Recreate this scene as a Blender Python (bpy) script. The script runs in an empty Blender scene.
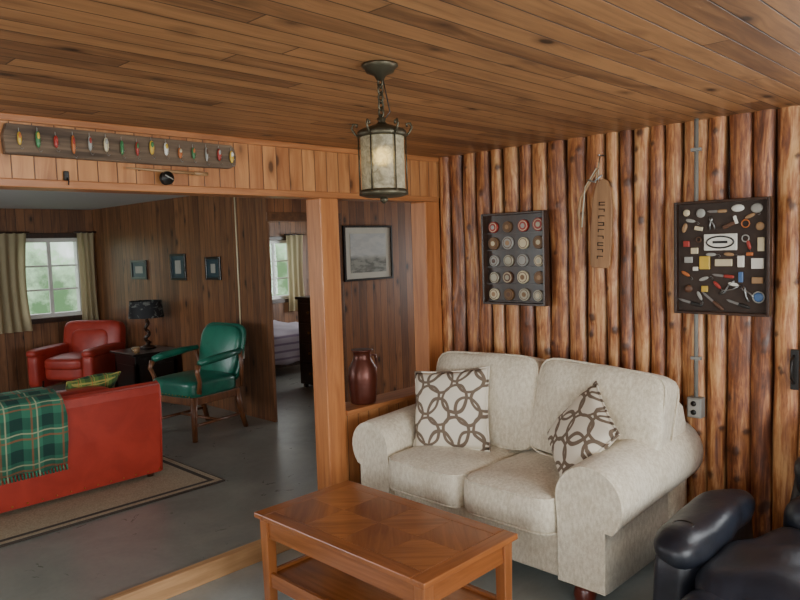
import bpy, bmesh, math, random
from mathutils import Vector, Matrix, Euler, noise
random.seed(7)
D=bpy.data; SC=bpy.context.scene
# ---------------------------------------------------------------- materials
class NT:
    def __init__(s,name):
        s.m=D.materials.new(name); s.m.use_nodes=True; s.t=s.m.node_tree
        s.b=s.t.nodes['Principled BSDF']; s.out=s.t.nodes['Material Output']
    def n(s,typ,ins=None,**at):
        x=s.t.nodes.new(typ)
        for k,v in at.items(): setattr(x,k,v)
        if ins:
            for k,v in ins.items(): s.set(x.inputs[k],v)
        return x
    def set(s,inp,v):
        if isinstance(v,bpy.types.NodeSocket): s.t.links.new(v,inp)
        elif isinstance(v,(tuple,list)) and len(v)==3 and inp.type=='RGBA': inp.default_value=(*v,1)
        else: inp.default_value=v
    def ma(s,op,a,b=0.0,c=None,clamp=False):
        x=s.n('ShaderNodeMath',operation=op,use_clamp=clamp); s.set(x.inputs[0],a); s.set(x.inputs[1],b)
        if c is not None: s.set(x.inputs[2],c)
        return x.outputs[0]
    def mix(s,f,a,b,bt='MIX'):
        x=s.n('ShaderNodeMix',data_type='RGBA',blend_type=bt); s.set(x.inputs[0],f); s.set(x.inputs[6],a); s.set(x.inputs[7],b); return x.outputs[2]
    def obj(s): return s.n('ShaderNodeTexCoord').outputs['Object']
    def sep(s,v):
        x=s.n('ShaderNodeSeparateXYZ',{0:v}); return x.outputs
    def comb(s,x,y,z): return s.n('ShaderNodeCombineXYZ',{0:x,1:y,2:z}).outputs[0]
    def noise(s,v,sc,det=4,rough=.55,dist=0.):
        return s.n('ShaderNodeTexNoise',{'Vector':v,'Scale':sc,'Detail':det,'Roughness':rough,'Distortion':dist}).outputs['Fac']
    def ss(s,v,a,b,lo=0.,hi=1.):
        x=s.n('ShaderNodeMapRange',{0:v,1:a,2:b,3:lo,4:hi}); x.interpolation_type='SMOOTHSTEP'; return x.outputs[0]
    def scl(s,v,t):
        return s.n('ShaderNodeMapping',{'Vector':v,'Scale':t}).outputs[0]
    def bump(s,h,st=.3,d=.01):
        x=s.n('ShaderNodeBump',{'Strength':st,'Distance':d,'Height':h}); s.t.links.new(x.outputs[0],s.b.inputs['Normal'])
    def fin(s,col,rough=.5,metal=0.,coat=0.,spec=None,sheen=0.):
        s.set(s.b.inputs['Base Color'],col); s.set(s.b.inputs['Roughness'],rough); s.set(s.b.inputs['Metallic'],metal)
        s.set(s.b.inputs['Coat Weight'],coat)
        if coat: s.b.inputs['Coat Roughness'].default_value=.25
        if sheen: s.b.inputs['Sheen Weight'].default_value=sheen
        if spec is not None: s.b.inputs['Specular IOR Level'].default_value=spec
        return s.m
def L(r,g,b):
    f=lambda c:(c/255/12.92) if c/255<=.04045 else ((c/255+.055)/1.055)**2.4
    return (f(r),f(g),f(b))
def plain(name,col,rough=.5,metal=0.,coat=0.,var=.12,sc=18,bump=0.,spec=None):
    s=NT(name); v=s.obj(); f=s.noise(v,sc,3)
    dark=tuple(c*(1-var*2) for c in col); lite=tuple(min(1,c*(1+var)) for c in col)
    if bump: s.bump(f,bump,.01)
    return s.fin(s.mix(f,dark,lite),rough,metal,coat,spec)
def planks(name,across,along,width,cA,cB,groove,rough=.45,knot=1.0,coat=.15,gw=.035,ends=None,gbump=.6,pv=.38):
    s=NT(name); o=s.sep(s.obj()); ix={'X':0,'Y':1,'Z':2}
    a=s.ma('DIVIDE',o[ix[across]],width); l=o[ix[along]]
    third=[i for i in (0,1,2) if i not in (ix[across],ix[along])][0]
    idx=s.ma('FLOOR',a); fr=s.ma('FRACT',a)
    if ends:
        wn0=s.n('ShaderNodeTexWhiteNoise',{'W':idx},noise_dimensions='1D').outputs[0]
        la=s.ma('DIVIDE',s.ma('ADD',l,s.ma('MULTIPLY',wn0,ends)),ends)
        idx2=s.ma('ADD',s.ma('MULTIPLY',idx,7.31),s.ma('MULTIPLY',s.ma('FLOOR',la),3.17))
        fe=s.ma('FRACT',la); 
    else: idx2=idx; fe=None
    wn=s.n('ShaderNodeTexWhiteNoise',{'W':idx2},noise_dimensions='1D').outputs[0]
    kv=s.comb(o[ix[across]],s.ma('ADD',s.ma('MULTIPLY',l,.5),s.ma('MULTIPLY',wn,11.)),0.)
    vo=s.n('ShaderNodeTexVoronoi',{'Vector':kv,'Scale':7.0,'Randomness':1.}).outputs['Distance']
    vec=s.comb(s.ma('ADD',o[ix[across]],s.ma('MULTIPLY',s.ss(vo,.05,.5,1.,0.),.02)),s.ma('ADD',s.ma('MULTIPLY',l,.07),s.ma('MULTIPLY',wn,37.)),s.ma('MULTIPLY',o[third],1.0))
    g1=s.noise(vec,42,5,.6,.6); g2=s.noise(vec,9,3,.5,1.)
    gr=s.ma('ADD',s.ma('MULTIPLY',g1,.5),s.ma('MULTIPLY',g2,.5))
    f=s.ss(s.ma('ADD',gr,s.ma('MULTIPLY',s.ma('SUBTRACT',wn,.5),pv)),.27,.73)
    col=s.mix(f,cA,cB)
    kf=s.ss(vo,.07,.15,1.,0.); kh=s.ss(vo,.12,.30,1.,0.)
    col=s.mix(s.ma('MULTIPLY',kh,.45*knot),col,tuple(c*.6 for c in cA))
    col=s.mix(s.ma('MULTIPLY',kf,.8*min(1.2,knot)),col,tuple(c*.2 for c in cA))
    e=s.ma('MINIMUM',fr,s.ma('SUBTRACT',1.,fr))
    gf=s.ss(e,gw*.4,gw,1.,0.)
    if ends:
        ee=s.ma('MINIMUM',fe,s.ma('SUBTRACT',1.,fe)); gf=s.ma('MAXIMUM',gf,s.ss(ee,.0004,.0015,.8,0.))
    col=s.mix(gf,col,groove)
    s.bump(s.ma('SUBTRACT',s.ma('MULTIPLY',gr,.12),gf),gbump,.006)
    return s.fin(col,rough,0,coat)
def grain(name,cA,cB,axis='Z',rough=.4,coat=.2,rot=0.,sc=30):
    s=NT(name); v=s.obj()
    if rot: v=s.n('ShaderNodeMapping',{'Vector':v,'Rotation':(0,0,rot)}).outputs[0]
    k={'X':(.07,1,1),'Y':(1,.07,1),'Z':(1,1,.07)}[axis]
    v=s.scl(v,k); g=s.ma('ADD',s.ma('MULTIPLY',s.noise(v,sc,5,.6,.8),.6),s.ma('MULTIPLY',s.noise(v,sc*.25,3,.5,1.),.4))
    s.bump(g,.12,.003)
    return s.fin(s.mix(s.ss(g,.3,.7),cA,cB),rough,0,coat)
def logs_mat():
    s=NT('varnished_log_wood'); v=s.obj()
    at=s.n('ShaderNodeAttribute',attribute_name='logv').outputs['Fac']
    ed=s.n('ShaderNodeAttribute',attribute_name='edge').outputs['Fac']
    kn=s.n('ShaderNodeAttribute',attribute_name='knot').outputs['Fac']
    o=s.sep(v)
    vv=s.comb(s.ma('MULTIPLY',o[0],.8),o[1],s.ma('ADD',s.ma('MULTIPLY',o[2],.10),s.ma('MULTIPLY',at,23.)))
    g=s.noise(vv,46,6,.68,1.2); g2=s.noise(vv,15,4,.55,2.)
    v3=s.comb(o[0],o[1],s.ma('ADD',s.ma('MULTIPLY',o[2],.5),s.ma('MULTIPLY',at,5.))); g3=s.noise(v3,7,4,.6,1.)
    f=s.ma('ADD',s.ma('MULTIPLY',g,.42),s.ma('ADD',s.ma('MULTIPLY',g2,.42),s.ma('MULTIPLY',g3,.30)))
    f=s.ss(s.ma('ADD',f,s.ma('MULTIPLY',s.ma('SUBTRACT',at,.5),.12)),.37,.78)
    r=s.n('ShaderNodeValToRGB'); s.set(r.inputs[0],f); cr=r.color_ramp
    cr.elements[0].position=0; cr.elements[0].color=(*L(82,44,27),1)
    cr.elements[1].position=1; cr.elements[1].color=(*L(222,172,116),1)
    e=cr.elements.new(.32); e.color=(*L(134,78,46),1)
    e=cr.elements.new(.62); e.color=(*L(180,118,70),1)
    col=r.outputs[0]
    col=s.mix(s.ss(kn,.25,.8,0.,.85),col,L(66,34,19))
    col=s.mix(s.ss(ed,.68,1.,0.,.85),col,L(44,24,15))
    s.bump(g,.35,.008)
    return s.fin(col,.42,0,.15)
M={}
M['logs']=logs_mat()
M['ceil']=planks('ceiling_pine_planks','Y','X',.088,L(108,72,45),L(178,128,82),L(40,26,16),.5,1.2,.1,ends=2.3,pv=.24)
M['header']=planks('pine_boards_light','X','Z',.088,L(158,98,56),L(204,144,90),L(84,50,28),.42,1.,.15,pv=.14)
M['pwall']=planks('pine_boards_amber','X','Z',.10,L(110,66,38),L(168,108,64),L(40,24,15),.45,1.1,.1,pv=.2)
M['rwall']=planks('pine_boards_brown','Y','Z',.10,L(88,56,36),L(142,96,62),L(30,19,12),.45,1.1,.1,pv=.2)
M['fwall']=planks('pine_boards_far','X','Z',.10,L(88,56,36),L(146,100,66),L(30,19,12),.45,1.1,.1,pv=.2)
M['swall']=planks('pine_boards_side','Y','Z',.10,L(130,84,52),L(184,130,84),L(50,32,20),.5,.7,.05,pv=.2)
M['hwall']=planks('pine_boards_front','X','Z',.10,L(130,84,52),L(184,130,84),L(50,32,20),.5,.7,.05,pv=.2)
M['post']=grain('pine_post',L(156,92,50),L(200,132,78),'Z',.42,.15)
M['trimx']=grain('pine_trim_x',L(150,92,52),L(194,130,80),'X')
M['trimy']=grain('pine_trim_y',L(90,56,34),L(126,82,50),'Y')
M['step']=grain('step_trim_wood',L(160,120,80),L(200,158,112),'X',.5,.1)
def concrete(name,a,b,rough):
    s=NT(name); v=s.obj(); n1=s.noise(v,2.2,5,.6,.5); n2=s.noise(v,40,4,.6); n3=s.noise(v,7,5,.7,1.)
    f=s.ss(s.ma('ADD',s.ma('MULTIPLY',n1,.7),s.ma('ADD',s.ma('MULTIPLY',n2,.15),s.ma('MULTIPLY',n3,.15))),.30,.70)
    s.bump(n3,.06,.01)
    return s.fin(s.mix(f,a,b),s.ss(n3,.3,.7,rough,rough+.12),0,.1)
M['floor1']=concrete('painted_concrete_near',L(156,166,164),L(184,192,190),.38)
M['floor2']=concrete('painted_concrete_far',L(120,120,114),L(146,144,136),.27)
M['white']=plain('white_ceiling_paint',L(196,200,202),.7,var=.04)
M['winwhite']=plain('white_window_paint',L(225,225,220),.4,var=.03)
def fabric():
    s=NT('cream_chenille'); v=s.obj(); n=s.noise(v,220,3,.6); n2=s.noise(s.scl(v,(1,1,.5)),70,4,.6); n3=s.noise(v,5,3)
    f=s.ma('ADD',s.ma('MULTIPLY',n,.3),s.ma('ADD',s.ma('MULTIPLY',n2,.5),s.ma('MULTIPLY',n3,.2)))
    s.bump(f,.5,.006)
    return s.fin(s.mix(s.ss(f,.35,.65),L(198,186,162),L(232,224,204)),.9,0,0,.2,sheen=.2)
M['cream']=fabric()
M['bun']=plain('mahogany_foot',L(92,34,22),.3,0,.3)
def rings():
    s=NT('ring_pattern_fabric'); v=s.obj()
    nz=s.n('ShaderNodeTexNoise',{'Vector':v,'Scale':7.,'Detail':1.}).outputs['Color']; no=s.sep(nz)
    o=s.sep(v); fs=[]
    ux=s.ma('ADD',o[0],s.ma('MULTIPLY',s.ma('SUBTRACT',no[0],.5),.05)); uz=s.ma('ADD',o[2],s.ma('MULTIPLY',s.ma('SUBTRACT',no[1],.5),.05))
    for ox,oz,rad,sc in ((0.,0.,.43,5.6),(.56,.42,.40,5.6)):
        x=s.ma('SUBTRACT',s.ma('FRACT',s.ma('ADD',s.ma('MULTIPLY',ux,sc),ox+.2)),.5)
        z=s.ma('SUBTRACT',s.ma('FRACT',s.ma('ADD',s.ma('MULTIPLY',uz,sc),oz+.2)),.5)
        d=s.ma('SQRT',s.ma('ADD',s.ma('MULTIPLY',x,x),s.ma('MULTIPLY',z,z)))
        fs.append(s.ss(s.ma('ABSOLUTE',s.ma('SUBTRACT',d,rad)),.04,.058,1.,0.))
    f=s.ma('MAXIMUM',fs[0],fs[1]); n=s.noise(s.obj(),160,3); s.bump(n,.3,.004)
    return s.fin(s.mix(f,L(228,220,202),L(116,100,84)),.85)
M['rings']=rings()
def plaid(name,base,dark,line,line2,sc):
    s=NT(name); o=s.sep(s.obj())
    def st(c,sc_,off,w): 
        return s.ss(s.ma('ABSOLUTE',s.ma('SUBTRACT',s.ma('FRACT',s.ma('ADD',s.ma('MULTIPLY',c,sc_),off)),.5)),w,w+.02,1.,0.)
    yz=s.ma('ADD',o[2],o[1])
    d=s.ma('MULTIPLY',s.ma('ADD',st(o[0],sc,0.,.18),st(yz,sc,0.,.18)),.5)
    c=s.mix(d,base,dark)
    c=s.mix(s.ma('MULTIPLY',s.ma('MAXIMUM',st(o[0],sc,.5,.02),st(yz,sc,.5,.02)),.6),c,line)
    c=s.mix(s.ma('MULTIPLY',s.ma('MAXIMUM',st(o[0],sc,.32,.012),st(yz,sc,.32,.012)),.7),c,line2)
    s.bump(s.noise(s.obj(),150,3),.4,.004)
    return s.fin(c,.95)
M['plaid']=plaid('green_plaid_wool',L(56,118,92),L(26,62,54),L(160,84,50),L(176,176,140),5.5)
M['plaid2']=plaid('yellow_green_plaid',L(90,120,60),L(34,60,40),L(190,170,90),L(200,80,50),11)
def leather(name,a,b,rough,sc=60,bst=.25,coat=.2):
    s=NT(name); v=s.obj(); n=s.noise(v,sc,5,.6); n2=s.noise(v,6,3,.5,.5)
    s.bump(s.ma('ADD',s.ma('MULTIPLY',n,.3),n2),bst,.01)
    return s.fin(s.mix(s.ss(n2,.3,.7),a,b),rough,0,coat)
M['red']=leather('red_leather',L(154,46,34),L(172,56,42),.42,bst=.12,coat=.1)
M['green']=leather('green_leather',L(16,84,68),L(28,110,88),.33,bst=.12)
M['black']=leather('black_leather',L(20,23,31),L(36,41,52),.42,40,.45,.05)
M['blackm']=plain('black_plastic',L(14,14,14),.35)
M['tbl_x']=grain('table_wood_x',L(128,72,34),L(168,102,54),'X',.26,.4)
M['tbl_y']=grain('table_wood_y',L(128,72,34),L(168,102,54),'Y',.26,.4)
M['tbl_z']=grain('table_wood_z',L(132,76,38),L(174,108,58),'Z',.3,.35)
M['tbl_a']=grain('parquet_a',L(124,70,34),L(160,98,52),'Y',.26,.4,math.radians(45))
M['tbl_b']=grain('parquet_b',L(134,78,38),L(174,110,60),'Y',.26,.4,math.radians(-45))
M['dkwood']=grain('dark_wood',L(38,24,17),L(66,42,28),'Z',.35,.3)
M['blk']=plain('black_lacquer',L(18,17,17),.3,0,.3)
M['chairwood']=grain('chair_wood',L(86,50,28),L(128,80,46),'Z',.4,.2)
M['metal']=plain('galvanised_metal',L(150,150,148),.35,.9)
M['conduit']=plain('grey_conduit',L(150,150,144),.5,.3)
M['bronze']=plain('antique_bronze',L(86,80,64),.42,.8,var=.25)
M['brass']=plain('brass',L(170,130,60),.3,1.)
s=NT('lantern_mica_glass'); v=s.obj(); f=s.noise(v,45,5,.65,1.)
s.bump(f,.6,.006); s.b.inputs['Transmission Weight'].default_value=.45
M['lampglass']=s.fin(s.mix(s.ss(f,.3,.7),L(140,128,98),L(214,204,170)),.45)
s=NT('warm_bulb'); s.b.inputs['Emission Color'].default_value=(1,.72,.22,1); s.b.inputs['Emission Strength'].default_value=5.; M['bulb']=s.fin(L(255,220,120),.4)
M['weathered']=grain('weathered_board',L(66,52,42),L(130,108,86),'X',.8,0.,sc=40)
M['tagwood']=grain('tag_leather',L(132,94,62),L(172,130,90),'Z',.6,.05)
M['backing']=plain('display_backing',L(62,48,40),.8,var=.25)
M['string']=plain('string',L(196,186,160),.9)
M['ink']=plain('dark_ink',L(50,34,24),.8)
M['paper']=plain('cream_paper',L(232,228,214),.7,var=.04)
s=NT('curtain_fabric'); v=s.obj()
s.t.nodes.remove(s.t.nodes['Principled BSDF'])
df=s.n('ShaderNodeBsdfDiffuse',{'Color':(*L(190,176,144),1)}); tr=s.n('ShaderNodeBsdfTranslucent',{'Color':(*L(216,200,164),1)}); mx=s.n('ShaderNodeMixShader',{0:.45}); 
s.t.links.new(df.outputs[0],mx.inputs[1]); s.t.links.new(tr.outputs[0],mx.inputs[2]); s.t.links.new(mx.outputs[0],s.out.inputs[0]); M['curtain']=s.m
def rugm():
    s=NT('woven_rug'); o=s.sep(s.obj()); n=s.noise(s.obj(),120,3)
    dx=s.ma('SUBTRACT',1.4,s.ma('ABSOLUTE',o[0])); dy=s.ma('SUBTRACT',1.075,s.ma('ABSOLUTE',o[1])); d=s.ma('MINIMUM',dx,dy)
    f=s.ma('MULTIPLY',s.ss(d,.05,.055),s.ss(d,.085,.09,1.,0.)); f=s.ma('MAXIMUM',f,s.ss(d,.012,.016,1.,0.))
    c=s.mix(s.ss(n,.3,.7),L(144,130,106),L(176,162,136)); s.bump(n,.4,.004)
    return s.fin(s.mix(f,c,L(62,54,46)),.95)
M['rug']=rugm()
cols={'wht':(225,222,210),'redp':(160,48,38),'yel':(204,168,60),'grn':(60,120,70),'blu':(70,104,150),'org':(186,104,50),'crm':(206,192,158),'brn':(92,60,40),'blk2':(24,22,20),'silv':(160,158,150),'pnk':(180,120,96),'tan':(160,124,86),'teal':(36,60,70)}
for k,c in cols.items(): M[k]=plain('paint_'+k,L(*c),.45,.0,.1,var=.06)
M['lidm']=plain('tin_metal',L(168,160,140),.4,.6,var=.2)
M['lidb']=plain('aged_tin_brown',L(130,98,66),.5,.3,var=.25)
s=NT('landscape_print'); v=s.obj(); o=s.sep(v); f=s.noise(s.scl(v,(1,1,2.5)),7,6,.6)
hz=s.ss(o[2],1.54,1.60)
M['print']=s.fin(s.mix(s.ss(f,.42,.6),s.mix(hz,L(176,178,170),L(224,226,224)),s.mix(hz,L(120,124,118),L(210,214,214))),.3)
s=NT('bed_cover'); v=s.obj(); f=s.noise(v,9,3); o=s.sep(v)
st=s.ss(s.ma('ABSOLUTE',s.ma('SUBTRACT',s.ma('FRACT',s.ma('MULTIPLY',o[2],11.)),.5)),.1,.2)
M['bedding']=s.fin(s.mix(s.ma('MULTIPLY',st,.6),L(130,112,132),s.mix(f,L(186,174,184),L(214,206,210))),.9)
M['copper']=plain('copper_jug',L(96,46,32),.35,.4,var=.3,sc=9)
s=NT('dark_lampshade'); v=s.obj(); f=s.noise(v,14,4,.6,1.); M['shade']=s.fin(s.mix(s.ss(f,.52,.6),L(22,22,26),L(100,102,98)),.7)
s=NT('window_glass'); s.t.nodes.remove(s.b)
tb=s.n('ShaderNodeBsdfTransparent'); gb=s.n('ShaderNodeBsdfGlossy',{'Roughness':.02}); mx=s.n('ShaderNodeMixShader',{0:.06}); s.t.links.new(tb.outputs[0],mx.inputs[1]); s.t.links.new(gb.outputs[0],mx.inputs[2]); s.t.links.new(mx.outputs[0],s.out.inputs[0]); M['glass']=s.m

# ---------------------------------------------------------------- mesh builder
class MB:
    def __init__(s): s.bm=bmesh.new(); s.mats=[]
    def mi(s,m):
        if m not in s.mats: s.mats.append(m)
        return s.mats.index(m)
    def add(s,t,mat,smooth=False,mx=None):
        i=s.mi(mat)
        if mx is not None: bmesh.ops.transform(t,matrix=mx,verts=t.verts)
        for f in t.faces: f.material_index=i; f.smooth=smooth
        me=D.meshes.new('tmp'); t.to_mesh(me); t.free(); s.bm.from_mesh(me); D.meshes.remove(me); return s
    def box(s,lo,hi,mat,bev=0.,seg=2,mx=None,smooth=False):
        t=bmesh.new(); bmesh.ops.create_cube(t,size=1.)
        c=[(a+b)/2 for a,b in zip(lo,hi)]; d=[abs(b-a) for a,b in zip(lo,hi)]
        for v in t.verts: v.co=Vector([c[i]+v.co[i]*d[i] for i in range(3)])
        if bev: bmesh.ops.bevel(t,geom=t.edges[:],offset=bev,segments=seg,affect='EDGES',profile=.5)
        return s.add(t,mat,smooth,mx)
    def sbox(s,c,size,mat,n=6,cuts=9,crown=0.,mx=None,wr=0.,wsc=6.,ax=2,taper=None):
        t=bmesh.new(); bmesh.ops.create_cube(t,size=2.); bmesh.ops.subdivide_edges(t,edges=t.edges[:],cuts=cuts,use_grid_fill=True)
        h=Vector(size)/2
        for v in t.verts:
            p=v.co; k=(abs(p.x)**n+abs(p.y)**n+abs(p.z)**n)**(-1./n); q=p*k
            o=[i for i in range(3) if i!=ax]
            cr=crown*(1-q[o[0]]**2)*(1-q[o[1]]**2)
            w=Vector((q.x*h.x,q.y*h.y,q.z*h.z)); w[ax]+=cr*(1 if q[ax]>0 else -1)*min(1,abs(q[ax])*1.5)
            if taper: w.x*=1+taper*q.z
            v.co=w
        if wr:
            t.normal_update()
            for v in t.verts:
                pp=v.co+Vector(c); v.co=v.co+v.normal*wr*noise.noise(pp*wsc)
        bmesh.ops.translate(t,verts=t.verts,vec=Vector(c))
        return s.add(t,mat,True,mx)
    def lathe(s,prof,mat,c=(0,0,0),seg=24,mx=None,smooth=True):
        t=bmesh.new(); R=[]
        for r,z in prof:
            R.append([t.verts.new((c[0]+r*math.cos(2*math.pi*i/seg),c[1]+r*math.sin(2*math.pi*i/seg),c[2]+z)) for i in range(seg)])
        for a,b in zip(R,R[1:]):
            for i in range(seg): t.faces.new((a[i],a[(i+1)%seg],b[(i+1)%seg],b[i]))
        for ring,fl in ((R[0],True),(R[-1],False)):
            t.faces.new(ring[::-1] if fl else ring)
        return s.add(t,mat,smooth,mx)
    def cyl(s,a,b,r,mat,r2=None,seg=12,smooth=True):
        a=Vector(a);b=Vector(b);d=b-a; q=d.to_track_quat('Z','Y').to_matrix().to_4x4(); q.translation=a
        return s.lathe([(r,0),(r if r2 is None else r2,d.length)],mat,seg=seg,mx=q,smooth=smooth)
    def tube(s,pts,r,mat,closed=False,seg=8,rs=None):
        pts=[Vector(p) for p in pts]; t=bmesh.new(); R=[]; n=len(pts); up=None
        for i,p in enumerate(pts):
            a=pts[(i-1)%n] if (closed or i>0) else p; b=pts[(i+1)%n] if (closed or i<n-1) else p
            d=(b-a).normalized()
            if up is None: up=d.orthogonal().normalized()
            x=(up-d*up.dot(d)); x=x.normalized() if x.length>1e-6 else d.orthogonal().normalized(); up=x; y=d.cross(x)
            rr=r if rs is None else rs[i]
            R.append([t.verts.new(p+(x*math.cos(2*math.pi*k/seg)+y*math.sin(2*math.pi*k/seg))*rr) for k in range(seg)])
        rng=range(n) if closed else range(n-1)
        for i in rng:
            A,B=R[i],R[(i+1)%n]
            for k in range(seg): t.faces.new((A[k],A[(k+1)%seg],B[(k+1)%seg],B[k]))
        if not closed: t.faces.new(R[0][::-1]); t.faces.new(R[-1])
        return s.add(t,mat,True)
    def ext(s,prof,axis,a,b,mat,bev=0.,smooth=False,mx=None):
        t=bmesh.new()
        def P(u,v,w): return {'X':(w,u,v),'Y':(u,w,v),'Z':(u,v,w)}[axis]
        A=[t.verts.new(P(u,v,a)) for u,v in prof]; B=[t.verts.new(P(u,v,b)) for u,v in prof]
        n=len(prof); fa=t.faces.new(A); fb=t.faces.new(B[::-1])
        for i in range(n): t.faces.new((A[i],B[i],B[(i+1)%n],A[(i+1)%n]))
        bmesh.ops.recalc_face_normals(t,faces=t.faces[:])
        if bev:
            ed=[e for e in t.edges if (fa in e.link_faces or fb in e.link_faces)]
            bmesh.ops.bevel(t,geom=ed,offset=bev,segments=3,affect='EDGES',profile=.5)
        return s.add(t,mat,smooth,mx)
    def done(s,name,par=None,world=False,weld=False):
        bmesh.ops.recalc_face_normals(s.bm,faces=s.bm.faces[:])
        me=D.meshes.new(name); s.bm.to_mesh(me); s.bm.free()
        for m in s.mats: me.materials.append(m)
        o=D.objects.new(name,me); SC.collection.objects.link(o)
        if par is not None:
            o.parent=par
            if world: o.matrix_parent_inverse=par.matrix_basis.inverted()
        return o
def grp(name,loc,rz=0.):
    e=D.objects.new(name,None); e.empty_display_size=.1; SC.collection.objects.link(e)
    e.matrix_basis=Matrix.Translation(loc)@Matrix.Rotation(rz,4,'Z'); return e
def wallholes(name,axis,p0,p1,a0,a1,z0,z1,holes,mat):
    b=MB()
    def bx(u0,u1,w0,w1):
        if u1-u0<1e-4 or w1-w0<1e-4: return
        if axis=='X': b.box((u0,p0,w0),(u1,p1,w1),mat)
        else: b.box((p0,u0,w0),(p1,u1,w1),mat)
    c=a0
    for h in sorted(holes):
        bx(c,h[0],z0,z1); bx(h[0],h[1],z0,h[2]); bx(h[0],h[1],h[3],z1); c=h[1]
    bx(c,a1,z0,z1); return b.done(name)
def window(name,axis,p,a0,a1,z0,z1,nx,nz,depth=.10,fr=.05,mat=None):
    mat=mat or M['winwhite']; g=MB()
    def bx(u0,u1,w0,w1,d0,d1,m,bev=.004):
        if axis=='X': g.box((u0,p+d0,w0),(u1,p+d1,w1),m,bev)
        else: g.box((p+d0,u0,w0),(p+d1,u1,w1),m,bev)
    bx(a0,a1,z1-fr,z1,0,depth,mat); bx(a0,a1,z0,z0+fr,0,depth,mat)
    bx(a0,a0+fr,z0+fr,z1-fr,0,depth,mat); bx(a1-fr,a1,z0+fr,z1-fr,0,depth,mat)
    for i in range(1,nx):
        u=a0+fr+(a1-a0-2*fr)*i/nx; w=.022 if i*2==nx else .012; bx(u-w,u+w,z0+fr,z1-fr,depth*.3,depth*.6,mat)
    for j in range(1,nz):
        w=z0+fr+(z1-z0-2*fr)*j/nz; bx(a0+fr,a1-fr,w-.011,w+.011,depth*.32,depth*.58,mat)
    bx(a0+fr,a1-fr,z0+fr,z1-fr,depth*.44,depth*.46,M['glass'],0)
    return g.done(name)
H=2.25; FZ=.09
# ---------------------------------------------------------------- shell
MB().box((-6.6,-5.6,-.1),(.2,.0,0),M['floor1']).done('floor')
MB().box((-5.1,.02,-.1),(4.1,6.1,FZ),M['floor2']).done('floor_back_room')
MB().box((-6.6,-5.6,H),(.2,.06,H+.1),M['ceil']).done('ceiling')
MB().box((-5.1,.06,H),(4.1,6.1,H+.1),M['white']).done('ceiling_back_room')
MB().box((-6.5,-.03,-.0),(-.0,.02,FZ+.012),M['step'],.006).done('trim_step')
def logwall():
    me=D.meshes.new('wall_right_logs'); V=[];F=[];lv=[];ed=[];kn=[]
    y=0.0; k=0; rows=100; segs=14
    while y>-2.24:
        w=random.uniform(.078,.128); y1=y-w; yc=(y+y1)/2; s1=random.uniform(0,100); val=random.random()
        kn_l=[(random.uniform(.25,.75)*math.pi,random.uniform(0,H),random.uniform(.014,.024)) for _ in range(random.randint(4,8))]
        base=len(V)
        for j in range(rows+1):
            z=H*j/rows
            wob=.014*noise.noise(Vector((s1,0,z*1.6))); ww=w*(1.+.16*noise.noise(Vector((s1,5,z*2.0))))
            dep=.055*(1+.35*noise.noise(Vector((s1,9,z*1.3))))
            for i in range(segs+1):
                a=math.pi*i/segs; r=1+.12*noise.noise(Vector((s1+math.cos(a)*.8,math.sin(a)*.8,z*6)))
                kk=0
                for ka,kz,kr in kn_l:
                    dd=((math.cos(a)-math.cos(ka))*w*.5)**2+((z-kz)*.8)**2; kk=max(kk,math.exp(-dd/(kr*kr)))
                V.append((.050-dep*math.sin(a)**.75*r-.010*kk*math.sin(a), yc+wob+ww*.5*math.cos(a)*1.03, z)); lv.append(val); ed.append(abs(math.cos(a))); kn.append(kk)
        for j in range(rows):
            for i in range(segs):
                a=base+j*(segs+1)+i; F.append((a,a+1,a+segs+2,a+segs+1))
        y=y1; k+=1
    me.from_pydata(V,[],F)
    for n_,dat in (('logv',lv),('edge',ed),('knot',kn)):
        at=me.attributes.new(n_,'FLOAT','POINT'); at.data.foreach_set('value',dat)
    me.polygons.foreach_set('use_smooth',[True]*len(me.polygons))
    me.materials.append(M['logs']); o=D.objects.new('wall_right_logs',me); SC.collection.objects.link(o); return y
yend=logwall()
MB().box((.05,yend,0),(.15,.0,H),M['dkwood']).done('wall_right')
MB().box((0,-5.6,0),(.12,-3.26,H),M['swall']).done('wall_porch_near')
MB().box((.0,-2.39,0),(.12,yend-.001,H),M['swall']).done('wall_porch_corner')
MB().box((0,-3.26,2.06),(.12,-2.39,H),M['swall']).done('wall_porch_lintel')
d=MB(); d.box((.02,-3.25,.02),(.07,-2.40,.9),M['trimy'],.005); d.box((.02,-3.25,1.9),(.07,-2.40,2.05),M['trimy'],.005)
d.box((.02,-3.25,.9),(.07,-3.13,1.9),M['trimy'],.005); d.box((.02,-2.52,.9),(.07,-2.40,1.9),M['trimy'],.005); d.box((.04,-3.13,.9),(.05,-2.52,1.9),M['glass']); d.done('door_1')
MB().box((-.02,-2.385,0),(.0,yend-.002,2.1),M['trimy'],.004).done('trim_door')
wallholes('wall_back','X',0.,.12,-6.6,-4.3,0,H,[],M['header'])
MB().box((-4.3,0,1.985),(0.05,.12,H),M['header']).done('wall_back_header')
MB().box((-4.3,-.012,1.955),(0.0,.13,1.99),M['trimx'],.004).done('trim_header')
MB().box((-6.5,-.02,H-.03),(.0,-.0,H),M['trimx'],.004).done('trim_cove')
MB().box((-1.04,-.012,FZ+.012),(-.90,.115,1.955),M['post'],.006).done('trim_post_left')
MB().box((-.145,-.012,.69),(-.0,.12,1.955),M['post'],.006).done('trim_post_right')
MB().box((-.90,.0,FZ+.012),(0.05,.12,.665),M['header']).done('wall_half')
MB().box((-.90,-.03,.665),(-.0,.17,.695),M['trimx'],.005).done('trim_half_wall_cap')
XR=.1
wallholes('wall_far','X',5.9,6.05,-5.1,4.1,0,H,[(-.80,-.06,.93,1.90),(2.55,3.25,.90,1.82)],M['fwall'])
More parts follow.
